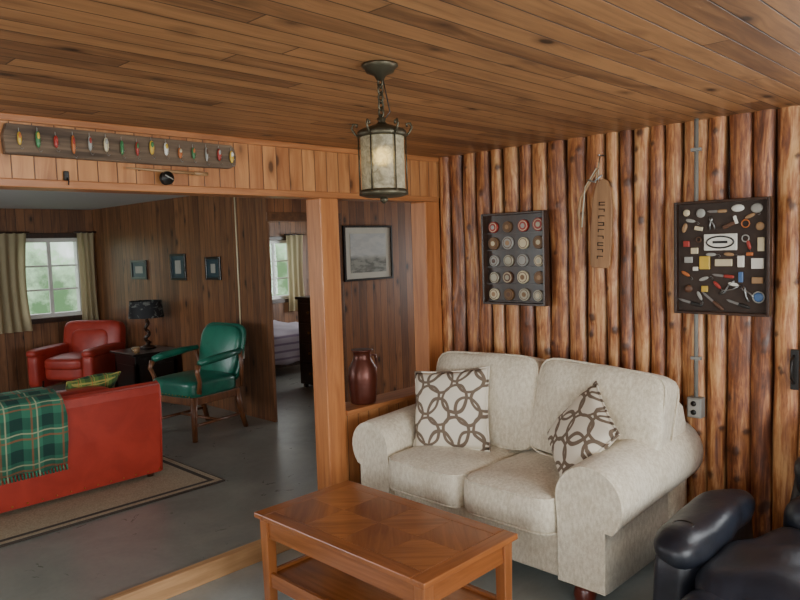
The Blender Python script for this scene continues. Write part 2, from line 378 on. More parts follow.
MB().box((XR,2.14,0),(XR+.03,5.9,H),M['rwall']).done('wall_far_right')
wallholes('wall_partition','X',2.14,2.20,XR+.03,4.1,0,H,[(XR+.03,.90,0,1.93)],M['pwall'])
MB().box((.10,2.125,1.93),(.98,2.14,2.01),M['trimy'],.003).box((.90,2.125,FZ),(.98,2.14,1.93),M['trimy'],.003).done('trim_bedroom_door')
wallholes('wall_far_left','Y',-5.1,-5.,.12,5.9,0,H,[(1.4,4.6,.85,1.95)],M['swall'])
wallholes('wall_hall_end','Y',4.0,4.1,.12,5.9,0,H,[(.5,1.8,.8,1.95),(3.0,5.2,.8,1.95)],M['swall'])  # unseen openings, added to let fill light into hall and bedroom
MB().box((0.05,0.0,0),(4.1,.12,H),M['hwall']).done('wall_hall_front')
MB().box((-6.6,.06,0),(-5.1,.12,H),M['hwall']).done('wall_back_left')
wallholes('wall_front','X',-5.7,-5.6,-6.6,.2,0,H,[(-5.6,-3.4,.8,2.0),(-2.9,-.7,.8,2.0)],M['hwall'])
wallholes('wall_left','Y',-6.7,-6.6,-5.6,.12,0,H,[(-4.4,-1.4,.8,2.0)],M['swall'])
window('window_1','X',5.93,-.80,-.06,.93,1.90,2,3)
window('window_2','X',5.93,2.55,3.25,.90,1.82,2,3)
window('window_3','Y',-5.08,1.4,4.6,.85,1.95,3,2,.06)
window('window_4','X',-5.68,-5.6,-3.4,.8,2.0,2,1,.06)
window('window_5','X',-5.68,-2.9,-.7,.8,2.0,2,1,.06)
window('window_6','Y',-6.68,-4.4,-1.4,.8,2.0,3,1,.06)
window('window_added_hall','Y',4.02,.5,1.8,.8,1.95,2,2,.06)  # invented hall window, added to carry the hall fill light
window('window_added_bedroom','Y',4.02,3.0,5.2,.8,1.95,2,2,.06)  # invented bedroom side window, added to carry the bedroom fill light
t=MB()
for a0,a1,z0,z1 in ((-.80,-.06,.93,1.90),(2.55,3.25,.90,1.82)):
    t.box((a0-.06,5.88,z0-.06),(a1+.06,5.9,z0),M['dkwood'],.003).box((a0-.06,5.88,z1),(a1+.06,5.9,z1+.06),M['dkwood'],.003)
    t.box((a0-.06,5.88,z0),(a0,5.9,z1),M['dkwood'],.003).box((a1,5.88,z0),(a1+.06,5.9,z1),M['dkwood'],.003)
t.done('trim_windows')
def curtain(name,x0,x1,z0,z1,y,amp=.03,waves=5):
    t=bmesh.new(); nx=48; nz=14; G=[]
    for j in range(nz+1):
        f=j/nz; z=z0+(z1-z0)*f; pin=1-.12*math.sin(f*math.pi)
        row=[]
        for i in range(nx+1):
            u=i/nx; x=(x0+x1)/2+(x1-x0)*(u-.5)*pin
            row.append(t.verts.new((x,y+amp*(.4+.6*(1-f))*math.sin(u*waves*2*math.pi+.6*math.sin(f*3)),z)))
        G.append(row)
    for j in range(nz):
        for i in range(nx): t.faces.new((G[j][i],G[j][i+1],G[j+1][i+1],G[j+1][i]))
    b=MB(); b.add(t,M['curtain'],True); b.cyl((x0-.03,y,z1+.005),(x1+.03,y,z1+.005),.012,M['dkwood']); return b.done(name)
curtain('curtain',-1.25,-.72,.80,1.96,5.82); curtain('curtain',-.14,.07,.80,1.96,5.82,.03,3); curtain('curtain',3.05,3.38,.7,1.9,5.82,.03,3)
# ---------------------------------------------------------------- loveseat
S=grp('loveseat_sofa',(-.5,-.9,0)); c=M['cream']
YL=-.395; YM=-.935; YR=-1.47
def arm(name,yin,out,r):
    b=MB(); cy=.155; cz=.535; P=[]
    P.append((0.0,.12)); P.append((0.0,.40))
    for k in range(0,17):
        a=math.radians(190-k*(235/16.)); P.append((cy+r*math.cos(a),cz+r*math.sin(a)))
    P+= [(.235,.42),(.235,.30),(.235,.12)]
    t=bmesh.new(); xs=[-.05,-.2,-.35,-.5,-.65,-.8,-.88,-.915,-.925]; R=[]
    for x in xs:
        fx=(-x-.05)/.875; sh=1.0 if x>-.9 else (.985 if x>-.92 else .95)
        ring=[]
        for (u,v) in P:
            dz=(.035-.05*fx)*(1 if v>.4 else 0)
            uu=cy+(u-cy)*sh; vv=(.4+(v-.4)*sh) 
            ring.append(t.verts.new((x,yin+out*uu,vv+dz)))
        R.append(ring)
    n=len(P)
    for A,B in zip(R,R[1:]):
        for i in range(n): t.faces.new((A[i],A[(i+1)%n],B[(i+1)%n],B[i]))
    t.faces.new(R[0]); t.faces.new(R[-1][::-1])
    bmesh.ops.recalc_face_normals(t,faces=t.faces[:]); b.add(t,c,True)
    xs=-.921; b.tube([(xs,yin+out*(cy+(u-cy)*.97),.4+(v-.4)*.97+(-.015 if v>.4 else 0)) for u,v in P],.006,c,closed=True,seg=6)
    o=b.done(name,S,True)
    for f in o.data.polygons:
        if len(f.vertices)>4: f.use_smooth=False
    return o
arm('arm_left',YL+.005,1,.148); arm('arm_right',YR,-1,.165)
b=MB(); b.sbox((-.19,-.97,.50),(.22,1.52,.80),c,n=8); b.done('back_frame',S,True)
b=MB(); b.box((-.90,-1.48,.12),(-.1,YL+.01,.33),c,.02,3,smooth=False); b.tube([(-.905,YL,.325),(-.905,-1.47,.325)],.006,c); b.done('seat_rail',S,True)
for nm,y0,y1 in (('seat_cushion_1',YL,YM+.003),('seat_cushion_2',YM-.003,YR+.005)):
    b=MB(); b.sbox((-.62,(y0+y1)/2,.415),(.72,abs(y1-y0)*1.01,.20),c,n=8,crown=.025,wr=.012,cuts=14)
    for w in (.8,-.8):
        rr=(1-abs(w)**8)**(1/8.); pts=[]
        for k in range(56):
            a=2*math.pi*k/56; ca,sa=math.cos(a),math.sin(a); q=(abs(ca)**8+abs(sa)**8)**(-1/8.)
            pts.append((-.62+ca*q*rr*.363,(y0+y1)/2+sa*q*rr*abs(y1-y0)*.508,.415+w*.102))
        b.tube(pts,.006,c,closed=True,seg=6)
    b.done(nm,S,True)
for nm,yc,wd,rx in (('back_cushion_1',-.675,.73,-.035),('back_cushion_2',-1.385,.71,.06)):
    mx=Matrix.Translation((-.36,yc,.758))@Matrix.Rotation(math.radians(13),4,'Y')@Matrix.Rotation(rx,4,'X')
    b=MB(); b.sbox((0,0,0),(.20,wd,.52),c,n=8,crown=.045,wr=.022,wsc=5,ax=0,mx=mx,cuts=16)
    for xo in (-.075,.075):
        pts=[]
        for k in range(64):
            a=2*math.pi*k/64; ca,sa=math.cos(a),math.sin(a); q=(abs(ca)**8+abs(sa)**8)**(-1/8.)
            pts.append(mx@Vector((xo,ca*q*wd*.496,sa*q*.2585)))
        b.tube(pts,.006,c,closed=True,seg=6)
    b.done(nm,S,True)
b=MB()
for x,y in ((-.84,-.48),(-.84,-1.56),(-.15,-.48),(-.15,-1.6)):
    b.lathe([(.028,0),(.045,.02),(.052,.055),(.045,.085),(.038,.10),(.05,.105),(.05,.125)],M['bun'],(x,y,0))
b.done('bun_feet',S,True)
def pillow(name,loc,nrm,roll,sz,mat,th=.15,par=None):
    t=bmesh.new(); n=18; 
    def hh(u,v): return th*.5*(max(0,(1-u**2))**.5*max(0,(1-v**2))**.5)**.8
    G={}
    for sd in (1,-1):
        for i in range(n+1):
            for j in range(n+1):
                u=-1+2*i/n; v=-1+2*j/n
                if sd==-1 and (i in(0,n) or j in(0,n)): G[(sd,i,j)]=G[(1,i,j)]; continue
                pin=1-.07*(1-u*u)*(abs(v)**2); pin2=1-.07*(1-v*v)*(abs(u)**2)
                G[(sd,i,j)]=t.verts.new((u*sz/2*pin2,-sd*hh(u,v)+.006*noise.noise(Vector((u*2,v*2,sd))),v*sz/2*pin))
    for sd in (1,-1):
        for i in range(n):
            for j in range(n): t.faces.new([G[(sd,*k)] for k in ((i,j),(i+1,j),(i+1,j+1),(i,j+1))])
    b=MB(); b.add(t,mat,True)
    e=[(u,-1) for u in [x/10 for x in range(-10,10)]]+[(1,u) for u in [x/10 for x in range(-10,10)]]+[(-u,1) for u in [x/10 for x in range(-10,10)]]+[(-1,-u) for u in [x/10 for x in range(-10,10)]]
    b.tube([(u*sz/2*(1-.07*(1-v*v)*abs(u)**2),0,v*sz/2*(1-.07*(1-u*u)*abs(v)**2)) for u,v in e],.006,mat,closed=True,seg=6)
    o=b.done(name); q=Vector(nrm).normalized()
    yv=-q; zv=(Vector((0,0,1))-yv*yv.z).normalized(); xv=yv.cross(zv)
    R=Matrix((xv,yv,zv)).transposed().to_4x4()
    o.matrix_world=Matrix.Translation(loc)@R@Matrix.Rotation(roll,4,'Y'); return o
pillow('throw_pillow',(-.60,-.58,.725),(-.9,-.25,.34),math.radians(-7),.47,M['rings'])
pillow('throw_pillow',(-.60,-1.405,.72),(-.75,.42,.50),math.radians(30),.40,M['rings'])
# ---------------------------------------------------------------- coffee table
T=grp('coffee_table',(-1.54,-.945,0)); x0,x1,y0,y1=-1.835,-1.25,-1.485,-.41
b=MB(); fw=.07
b.box((x0,y0,.425),(x1,y0+fw,.45),M['tbl_x'],.004).box((x0,y1-fw,.425),(x1,y1,.45),M['tbl_x'],.004)
b.box((x0,y0+fw,.425),(x0+fw,y1-fw,.45),M['tbl_y'],.004).box((x1-fw,y0+fw,.425),(x1,y1-fw,.45),M['tbl_y'],.004)
ix0,ix1,iy0,iy1=x0+fw,x1-fw,y0+fw,y1-fw
for i in range(2):
    for j in range(4):
        a0=ix0+(ix1-ix0)*i/2; a1=ix0+(ix1-ix0)*(i+1)/2; c0=iy0+(iy1-iy0)*j/4; c1=iy0+(iy1-iy0)*(j+1)/4
        b.box((a0+.0008,c0+.0008,.43),(a1-.0008,c1-.0008,.4495),M['tbl_a'] if (i+j)%2 else M['tbl_b'],.0006,1)
b.done('table_top',T,True)
b=MB(); b.box((x0+.03,y0+.03,.335),(x1-.03,y0+.05,.425),M['tbl_x']).box((x0+.03,y1-.05,.335),(x1-.03,y1-.03,.425),M['tbl_x'])
b.box((x0+.03,y0+.05,.335),(x0+.05,y1-.05,.425),M['tbl_y']).box((x1-.05,y0+.05,.335),(x1-.03,y1-.05,.425),M['tbl_y']); b.done('apron',T,True)
b=MB()
for x in (x0+.02,x1-.07):
    for y in (y0+.02,y1-.07):
        t=bmesh.new(); bmesh.ops.create_cube(t,size=1.)
        for v in t.verts: v.co=Vector((x+.025+v.co.x*(.055 if v.co.z>0 else .045),y+.025+v.co.y*(.055 if v.co.z>0 else .045),.2125+v.co.z*.425))
        bmesh.ops.bevel(t,geom=t.edges[:],offset=.003,segments=1,affect='EDGES'); b.add(t,M['tbl_z'])
b.done('legs',T,True)
b=MB(); b.box((x0+.035,y0+.035,.13),(x1-.035,y1-.035,.15),M['tbl_y'],.003)
b.box((x0+.03,y0+.05,.10),(x0+.05,y1-.05,.165),M['tbl_y'],.002).box((x1-.05,y0+.05,.10),(x1-.03,y1-.05,.165),M['tbl_y'],.002)
b.box((x0+.05,y0+.03,.10),(x1-.05,y0+.05,.165),M['tbl_x'],.002).box((x0+.05,y1-.05,.10),(x1-.05,y1-.03,.165),M['tbl_x'],.002); b.done('lower_shelf',T,True)
# ---------------------------------------------------------------- recliner
R=grp('leather_recliner',(-.68,-2.44,0)); k=M['black']
b=MB(); b.sbox((-.72,-2.055,.29),(.76,.19,.42),k,n=5,wr=.015,crown=.0); b.sbox((-.72,-2.055,.47),(.80,.22,.16),k,n=2.8,wr=.025,cuts=14,mx=None); b.done('arm_near_sofa',R,True)
b=MB(); b.lathe([(.040,0),(.044,.010),(.038,.016),(.032,.014),(.030,-.03)],M['blackm'],(-.95,-2.055,.532)); b.done('cup_holder',R,True)
b=MB(); b.sbox((-.72,-2.86,.29),(.76,.20,.42),k,n=5,wr=.015); b.sbox((-.72,-2.865,.47),(.80,.22,.16),k,n=2.8,wr=.02,cuts=14); b.done('arm_outer',R,True)
b=MB(); b.sbox((-.85,-2.46,.34),(.76,.64,.26),k,n=3.0,crown=.035,wr=.04,cuts=16); b.done('seat_cushion',R,True)
b=MB(); b.sbox((-1.17,-2.44,.23),(.18,.66,.38),k,n=3.2,wr=.03); b.sbox((-.74,-2.46,.12),(.66,.66,.14),M['blackm'],n=8); b.done('footrest',R,True)
b=MB()
for zz,xx,th,hh,ww in ((.49,-.44,.22,.26,.58),(.63,-.34,.22,.24,.56),(.76,-.25,.20,.20,.50)):
    b.sbox((xx,-2.56,zz),(th,ww,hh),k,n=3.2,crown=.03,wr=.03,ax=0,cuts=14)
mxb=Matrix.Translation((-.25,-2.56,.53))@Matrix.Rotation(math.radians(30),4,'Y')
b.sbox((0,0,0),(.16,.60,.62),k,n=3.2,cuts=14,wr=.01,mx=mxb); b.done('back',R,True)
b=MB()
for x in (-.98,-.45):
    for y in (-2.75,-2.2): b.lathe([(.03,0),(.03,.10)],M['blackm'],(x,y,0),12)
b.done('feet',R,True)
# ---------------------------------------------------------------- lantern
G=grp('hanging_lantern',(-1.995,-1.505,H)); lx,ly=-1.995,-1.505; br=M['bronze']
b=MB(); b.lathe([(.058,2.25),(.060,2.243),(.05,2.236),(.045,2.225),(.02,2.215),(.012,2.20)],br,(lx,ly,0)); b.done('canopy',G,True)
b=MB()
zz=2.205
for i in range(6):
    pts=[]
    for q in range(14):
        a=2*math.pi*q/14; u=.010*math.cos(a); w=.017*math.sin(a)
        pts.append((lx+(u if i%2 else 0),ly+(0 if i%2 else u),zz-.012+w))
    b.tube(pts,.0035,br,closed=True,seg=6); zz-=.024
b.tube([(lx,ly,2.06),(lx+.02,ly-.02,2.10),(lx+.012,ly-.012,2.16),(lx+.004,ly-.004,2.22)],.002,M['blackm']); b.done('chain',G,True)
b=MB(); b.lathe([(.006,2.085),(.016,2.078),(.011,2.068),(.020,2.060),(.05,2.050),(.072,2.042),(.080,2.035),(.080,2.022),(.074,2.018),(.02,2.018)],br,(lx,ly,0)); 
b.lathe([(.074,1.85),(.080,1.845),(.080,1.832),(.06,1.826),(.02,1.824)],br,(lx,ly,0)); b.lathe([(.012,1.826),(.014,1.815),(.004,1.805)],br,(lx,ly,0))
for i in range(6):
    a=2*math.pi*i/6+.3; cx,cy=math.cos(a),math.sin(a)
    b.tube([(lx+.077*cx,ly+.077*cy,1.84),(lx+.077*cx,ly+.077*cy,2.03)],.0028,br,seg=6)
    b.tube([(lx+r*cx,ly+r*cy,z) for r,z in ((.076,2.02),(.088,2.03),(.098,2.048),(.092,2.062),(.08,2.06),(.082,2.05))],.004,br,seg=6)
b.done('frame',G,True)
b=MB(); t=bmesh.new(); R0=[[t.verts.new((lx+.071*math.cos(2*math.pi*i/32),ly+.071*math.sin(2*math.pi*i/32),z)) for i in range(32)] for z in (1.846,2.02)]
for i in range(32): t.faces.new((R0[0][i],R0[0][(i+1)%32],R0[1][(i+1)%32],R0[1][i]))
b.add(t,M['lampglass'],True); b.done('mica_shade',G,True)
b=MB(); b.sbox((lx,ly,1.955),(.035,.035,.06),M['bulb'],n=2.2,cuts=5); b.cyl((lx,ly,1.98),(lx,ly,2.02),.012,M['brass']); b.done('bulb',G,True)
# ---------------------------------------------------------------- lure board on header
b=MB()
prof=[(-2.67,2.085),(-2.3,2.082),(-2.0,2.080),(-1.63,2.084),(-1.60,2.10),(-1.595,2.15),(-1.605,2.185),(-1.62,2.20),(-2.0,2.203),(-2.4,2.206),(-2.66,2.207),(-2.675,2.16)]
b.ext(prof,'Y',-.04,-.001,M['weathered'],.004)
lc=['yel','grn','redp','org','silv','crm','grn','redp','yel','wht','org','grn','silv','redp','yel','brn']
for i in range(15):
    x=-2.62+i*.0705; ln=random.uniform(.024,.040); zc=2.145+random.uniform(-.008,.008); w=random.uniform(.007,.011)
    b.sbox((x,-.055,zc),(w*2,.016,ln*2),M[lc[i]],n=2.2,cuts=5)
    b.sbox((x,-.062,zc+ln*.4),(w*1.2,.01,ln*.8),M[lc[(i*5+3)%16]],n=2.2,cuts=4)
    b.tube([(x,-.05,zc+ln+.015),(x,-.05,zc+ln)],.0012,M['silv'],seg=4)
    for dz in (-ln,0): b.tube([(x,-.055,zc+dz),(x,-.06,zc+dz-.012),(x+.006,-.064,zc+dz-.018),(x+.011,-.064,zc+dz-.010)],.001,M['metal'],seg=4)
b.done('fishing_lure_board')
b=MB()
b.tube([(-2.18,-.045,2.055),(-1.98,-.045,2.050),(-1.79,-.045,2.048)],.006,M['tan'],rs=[.003,.008,.006]); b.cyl((-1.84,-.045,2.048),(-1.77,-.045,2.047),.010,M['tan'])
mx=Matrix.Translation((-1.985,-.03,2.018))@Matrix.Rotation(math.pi/2,4,'X')
b.lathe([(.030,0),(.032,.004),(.018,.006),(.018,.022),(.032,.024),(.030,.03),(.006,.03),(.006,.038)],M['blk2'],mx=mx)
b.tube([(-2.005,-.07,2.03),(-1.965,-.07,2.01)],.003,M['silv']); b.cyl((-1.985,-.045,2.048),(-1.985,-.045,2.018),.004,M['silv']); b.cyl((-1.985,-.05,2.018),(-1.985,0,2.018),.005,M['blk2'])
b.cyl((-2.1,-.045,2.053),(-2.1,0,2.053),.003,M['blk2']); b.cyl((-1.83,-.045,2.048),(-1.83,0,2.048),.003,M['blk2']); b.done('fishing_rod_and_reel')
b=MB(); b.box((-2.44,-.02,1.99),(-2.42,-.0,2.03),M['blk2'],.003); b.tube([(-2.43,-.02,2.0),(-2.43,-.035,1.985),(-2.43,-.03,1.97)],.003,M['blk2']); b.done('wall_hook')
# ---------------------------------------------------------------- displays on log wall
def frame(b,x,y0,y1,z0,z1,w,d,mat,back):
    b.box((x-d,y0,z0),(x,y0+w,z1),mat,.003).box((x-d,y1-w,z0),(x,y1,z1),mat,.003).box((x-d,y0+w,z0),(x,y1-w,z0+w),mat,.003).box((x-d,y0+w,z1-w),(x,y1-w,z1),mat,.003)
    b.box((x-.008,y0+w,z0+w),(x-.001,y1-w,z1-w),back)
X0=-.022; DY=-.035
b=MB(); frame(b,X0,-.845+DY,-.385+DY,1.285,1.85,.014,.055,M['dkwood'],M['dkwood'])
fc=['lidm','lidb','tan','lidm','crm','brn','lidm','redp','silv','brn','lidb','crm']
for r in range(5):
    z=1.35+r*.105
    b.box((X0-.03,-.83+DY,z-.046),(X0-.005,-.40+DY,z-.040),M['dkwood'])
    for q in range(4):
        y=-.45-q*.11+random.uniform(-.006,.006)+DY; rad=random.uniform(.033,.041)
        m1=fc[random.randrange(12)]; m2=fc[random.randrange(12)]
        mx=Matrix.Translation((X0-.008,y,z-.040+rad))@Matrix.Rotation(-math.pi/2,4,'Y')
        b.lathe([(rad,0),(rad,.012),(rad*.95,.014)],M[m1],mx=mx,seg=24,smooth=False); b.lathe([(rad*.82,.0137),(rad*.81,.015)],M['crm' if m1 in('brn','redp') else 'brn'],mx=mx,seg=24,smooth=False); b.lathe([(rad*.70,.0148),(rad*.69,.016)],M[m1],mx=mx,seg=20,smooth=False); b.lathe([(rad*.4,.0158),(rad*.38,.017)],M[m2],mx=mx,seg=16,smooth=False)
b.done('tin_lid_display_case')
X1=-.054
b=MB(); ya,yb,za,zb=-2.105,-1.655,1.282,1.842; frame(b,X1,ya,yb,za,zb,.014,.04,M['dkwood'],M['backing'])
for z in (1.32,1.78):
    b.box((X1,-1.70,z),(-.005,-1.67,z+.02),M['dkwood'],.002).box((X1,-2.07,z),(-.005,-2.04,z+.02),M['dkwood'],.002)
def at(px,py):
    return (yb-(px-675)/90.*(yb-ya), zb-(py-202)/112.*(zb-za))
def plate(px,py,w,h,m,rot=0.,n=0):
    y,z=at(px,py); mx=Matrix.Translation((X1-.014,y,z))@Matrix.Rotation(rot,4,'X')
    if n: b.sbox((0,0,0),(.014,w,h),M[m],n=n,cuts=5,mx=mx)
    else: b.box((-.006,-w/2,-h/2),(.006,w/2,h/2),M[m],.002,1,mx=mx)
def knife(px,py,rot,ln=.10,hm='brn'):
    y,z=at(px,py); mx=Matrix.Translation((X1-.014,y,z))@Matrix.Rotation(rot,4,'X')
    b.sbox((0,-ln*.25,0),(.012,ln*.5,.016),M[hm],n=4,cuts=4,mx=mx)
    b.ext([(0,-.006),(ln*.4,-.005),(ln*.55,.002),(ln*.45,.006),(0,.006)],'X',-.002,.002,M['metal'],mx=mx)
def pliers(px,py,rot,s_=1.):
    y,z=at(px,py); mx=Matrix.Translation((X1-.014,y,z))@Matrix.Rotation(rot,4,'X')
    for sg in (-1,1):
        b.tube([mx@Vector((0,s_*p,s_*sg*q)) for p,q in ((-.06,.016),(-.03,.014),(-.005,.003),(.01,-.007),(.035,-.003))],.004,M['metal'],seg=6,rs=[.004,.004,.005,.005,.002])
def ringt(px,py,r,m,t_=.003):
    y,z=at(px,py); b.tube([(X1-.014,y+r*math.cos(a),z+r*math.sin(a)) for a in [2*math.pi*i/16 for i in range(16)]],t_,M[m],closed=True,seg=6)
def spoonlure(px,py,rot,m,s_=1.):
    y,z=at(px,py); mx=Matrix.Translation((X1-.014,y,z))@Matrix.Rotation(rot,4,'X')
    b.sbox((0,0,0),(.008,.05*s_,.018*s_),M[m],n=2,cuts=5,mx=mx)
    b.tube([mx@Vector((0,p*s_,q*s_)) for p,q in ((-.025,0),(-.038,0),(-.046,-.008),(-.04,-.014),(-.034,-.008))],.0015,M['metal'],seg=5)
for it in [(686,213,.035,.035,'crm',0,2),(700,214,.045,.045,'silv',0,2),(735,211,.06,.035,'wht',0,2),(752,212,.055,.045,'silv',0,2),
  (684,228,.025,.05,'tan',.3,2),(698,229,.04,.02,'crm',.2,0),(755,229,.04,.04,'tan',0,2),
  (719,243,.155,.08,'wht',0,0),(686,244,.03,.03,'redp',0,0),(694,251,.035,.03,'crm',0,0),(756,246,.030,.065,'crm',0,0),
  (688,260,.04,.03,'silv',0,0),(704,263,.05,.065,'yel',0,0),(722,263,.08,.034,'crm',0,0),(738,262,.03,.055,'wht',0,0),(753,264,.055,.05,'wht',0,0),
  (738,277,.02,.05,'blu',0,0),(753,280,.05,.03,'tan',0,0),(688,289,.04,.04,'brn',0,2),(754,296,.045,.045,'blu',0,2),(704,289,.03,.03,'yel',0,0),
  (733,222,.014,.04,'wht',-.3,0),(746,255,.03,.016,'org',0,0),(695,269,.025,.02,'wht',0,0),(727,227,.06,.018,'brn',-.4,0)]:
    plate(*it[:5],rot=it[5],n=it[6])
knife(716,213,.0,.09,'tan'); knife(690,303,.25,.12,'blk2'); knife(712,301,.7,.13,'brn'); knife(736,303,.3,.11,'blk2'); knife(722,276,.1,.10,'redp')
pliers(724,290,-.6); pliers(742,290,1.0,.9); pliers(710,222,1.4,.7)
ringt(742,240,.016,'silv'); ringt(698,240,.012,'brn'); ringt(754,296,.026,'silv',.003); ringt(742,226,.018,'org')
for px_,py_,rt,m_ in ((685,274,.5,'org'),(703,279,-.3,'silv'),(727,255,.1,'tan'),(710,255,0,'silv'),(716,285,.8,'redp'),(745,246,1.3,'redp'),(690,221,.2,'silv'),(746,219,-.4,'tan'),(699,296,1.1,'silv'),(731,284,.2,'wht')): spoonlure(px_,py_,rt,m_)
y,z=at(719,243)
b.tube([(X1-.021,y+.064*math.cos(a),z+.028*math.sin(a)) for a in [2*math.pi*i/20 for i in range(20)]],.004,M['blk2'],closed=True,seg=6)
b.box((X1-.022,y-.035,z-.006),(X1-.019,y+.035,z+.006),M['blk2'])
b.done('fishing_tackle_display')
b=MB(); 
L_=[(-.058,1.53),(-.064,1.70),(-.060,1.86),(-.046,1.95),(-.022,1.99),(-.004,2.0)]; 
prof=[(-1.215+u,z) for u,z in L_]+[(-1.215-u,z) for u,z in L_[::-1]]+[(-1.215+.048,1.512),(-1.215-.048,1.512)]
mx=Matrix.Translation((0,-.02,0))@Matrix.Translation((0,-1.2,1.8))@Matrix.Rotation(math.radians(3),4,'X')@Matrix.Translation((0,1.2,-1.8))
b.ext(prof,'X',X0-.03,X0-.012,M['tagwood'],.003,mx=mx)
for i in range(9): 
    z=1.88-i*.037; o_=-.015; b.box((X0-.032,-1.218+o_,z-.010),(X0-.0295,-1.182+o_,z-.005),M['ink'],mx=mx); b.box((X0-.032,(-1.218 if i%2 else -1.187)+o_,z-.022),(X0-.0295,(-1.213 if i%2 else -1.182)+o_,z-.005),M['ink'],mx=mx)
    if i%3==0: b.box((X0-.032,-1.218+o_,z-.025),(X0-.0295,-1.182+o_,z-.020),M['ink'],mx=mx)
b.tube([(X0-.02,-1.215,1.98),(X0-.03,-1.22,2.06),(X0-.02,-1.225,2.13),(X0-.02,-1.21,2.06),(X0-.03,-1.20,1.98)],.0035,M['string'])
b.tube([(X0-.035,-1.225,2.06),(X0-.04,-1.16,1.97),(X0-.04,-1.115,1.90),(X0-.04,-1.10,1.82),(X0-.035,-1.115,1.70)],.006,M['tan'],rs=[.003,.008,.010,.009,.003])
b.tube([(X0-.035,-1.21,2.06),(X0-.045,-1.145,1.96),(X0-.045,-1.13,1.84),(X0-.04,-1.12,1.74)],.004,M['string'])
b.tube([(X0-.04,-1.245,2.02),(X0-.045,-1.20,1.985),(X0-.045,-1.16,2.0)],.005,M['metal'])
b.cyl((X0-.04,-1.225,2.13),(.0,-1.225,2.13),.004,M['metal']); b.done('wooden_tag_with_net')
b=MB(); XC=-.034; YC=-1.745
b.tube([(XC,YC,H),(XC,YC,.84)],.0105,M['conduit'],seg=12)
for z in (2.1,1.05): b.box((XC-.012,YC-.025,z-.008),(XC+.012,YC+.025,z+.008),M['conduit'],.002)
b.box((XC-.030,YC-.037,.745),(XC+.025,YC+.037,.85),M['conduit'],.006); b.box((XC-.033,YC-.028,.755),(XC-.030,YC+.028,.84),M['silv'],.001)
for z in (.775,.82): b.lathe([(.014,0),(.014,.003)],M['blk2'],mx=Matrix.Translation((XC-.033,YC,z))@Matrix.Rotation(-math.pi/2,4,'Y'),seg=14)
b.done('electrical_outlet_with_conduit')
b=MB(); b.box((X0-.012,-2.215,.94),(X0+.004,-2.18,1.13),M['blk2'],.003); b.tube([(X0-.01,-2.195,1.10),(X0-.05,-2.195,1.08),(X0-.05,-2.195,1.0),(X0-.01,-2.195,.97)],.006,M['blk2']); b.done('iron_latch_handle')
# ---------------------------------------------------------------- back room furniture
RZ=FZ+.0125
Rs=grp('red_leather_sofa',(-2.36,1.95,RZ)); r=M['red']
b=MB()
prof=[(1.50,.13),(1.47,.45),(1.455,.70),(1.47,.755),(1.51,.775),(1.56,.765),(1.62,.70),(1.66,.45),(1.66,.13)]
b.ext(prof,'X',-3.42,-1.32,r,.02,smooth=False); b.tube([(x,1.472,.758) for x in (-3.40,-1.335)],.007,r); b.tube([(-1.335,1.495,.14),(-1.335,1.468,.45),(-1.335,1.455,.70),(-1.335,1.472,.755),(-1.335,1.51,.776)],.007,r)
for i in range(24): b.lathe([(.006,0),(.004,.004)],M['brass'],mx=Matrix.Translation((-3.35+i*.087,1.497,.15))@Matrix.Rotation(math.pi/2,4,'X'),seg=8)
b.done('back',Rs,True)
b=MB(); b.sbox((-1.44,1.98,.36),(.24,.78,.46),r,n=6); b.sbox((-3.30,1.98,.36),(.24,.78,.46),r,n=6); b.done('arms',Rs,True)
b=MB()
for i in range(3): b.sbox((-3.18+.27+i*.54,2.02,.43),(.535,.68,.17),r,n=6,crown=.02); b.sbox((-3.18+.27+i*.54,1.72,.62),(.535,.16,.3),r,n=5,crown=.02,ax=1)
b.box((-3.2,1.62,.13),(-1.54,2.30,.36),r,.02); b.done('seat_cushions',Rs,True)
b=MB()
for x in (-3.36,-1.4):
    for y in (1.54,2.28): b.cyl((x,y,RZ),(x,y,.15),.022,M['dkwood'],.03)
b.done('feet',Rs,True)
t=bmesh.new(); prof=[(1.470,.34),(1.455,.50),(1.443,.66),(1.440,.72),(1.455,.772),(1.51,.795),(1.57,.783),(1.63,.785),(1.66,.80),(1.72,.79),(1.80,.80)]
G=[]
for i in range(25):
    x=-2.78+i*(.80/24); ro=[]
    for j,(y,z) in enumerate(prof):
        ro.append(t.verts.new((x+(.012*math.sin(j*1.1) if i in (0,24) else 0),y-.006-.008*math.sin(i*1.3)*(1-j/11.),z+.004+(.012*math.sin(i*.9) if j==0 else 0))))
    G.append(ro)
for i in range(24):
    for j in range(len(prof)-1): t.faces.new((G[i][j],G[i+1][j],G[i+1][j+1],G[i][j+1]))
b=MB(); b.add(t,M['plaid'],True)
for i in range(40):
    x=-2.775+i*.0202; b.tube([(x,1.462,.345),(x+.003,1.462,.315)],.002,M['plaid'],seg=4)
o=b.done('plaid_blanket'); md=o.modifiers.new('th','SOLIDIFY'); md.thickness=.006; md.offset=1
pillow('plaid_cushion',(-1.64,1.90,.71),(.0,.5,.6),.1,.36,M['plaid2'],.13)
e=MB(); e.box((-1.4,-1.075,0),(1.4,1.075,.012),M['rug'],.003); o=e.done('area_rug'); o.location=(-2.50,2.12,FZ)
A=grp('red_armchair',(-.50,5.08,FZ),math.radians(-55)); A.scale=(.95,.95,.97)
b=MB(); b.sbox((0,.02,.30),(.56,.66,.20),r,n=6); b.sbox((0,-.04,.40),(.54,.60,.14),r,n=5,crown=.03); b.done('seat',A)
b=MB()
for sx in (-1,1): b.sbox((sx*.35,0,.33),(.15,.74,.42),r,n=7); b.sbox((sx*.355,-.01,.53),(.17,.76,.10),r,n=4)
b.done('arms',A)
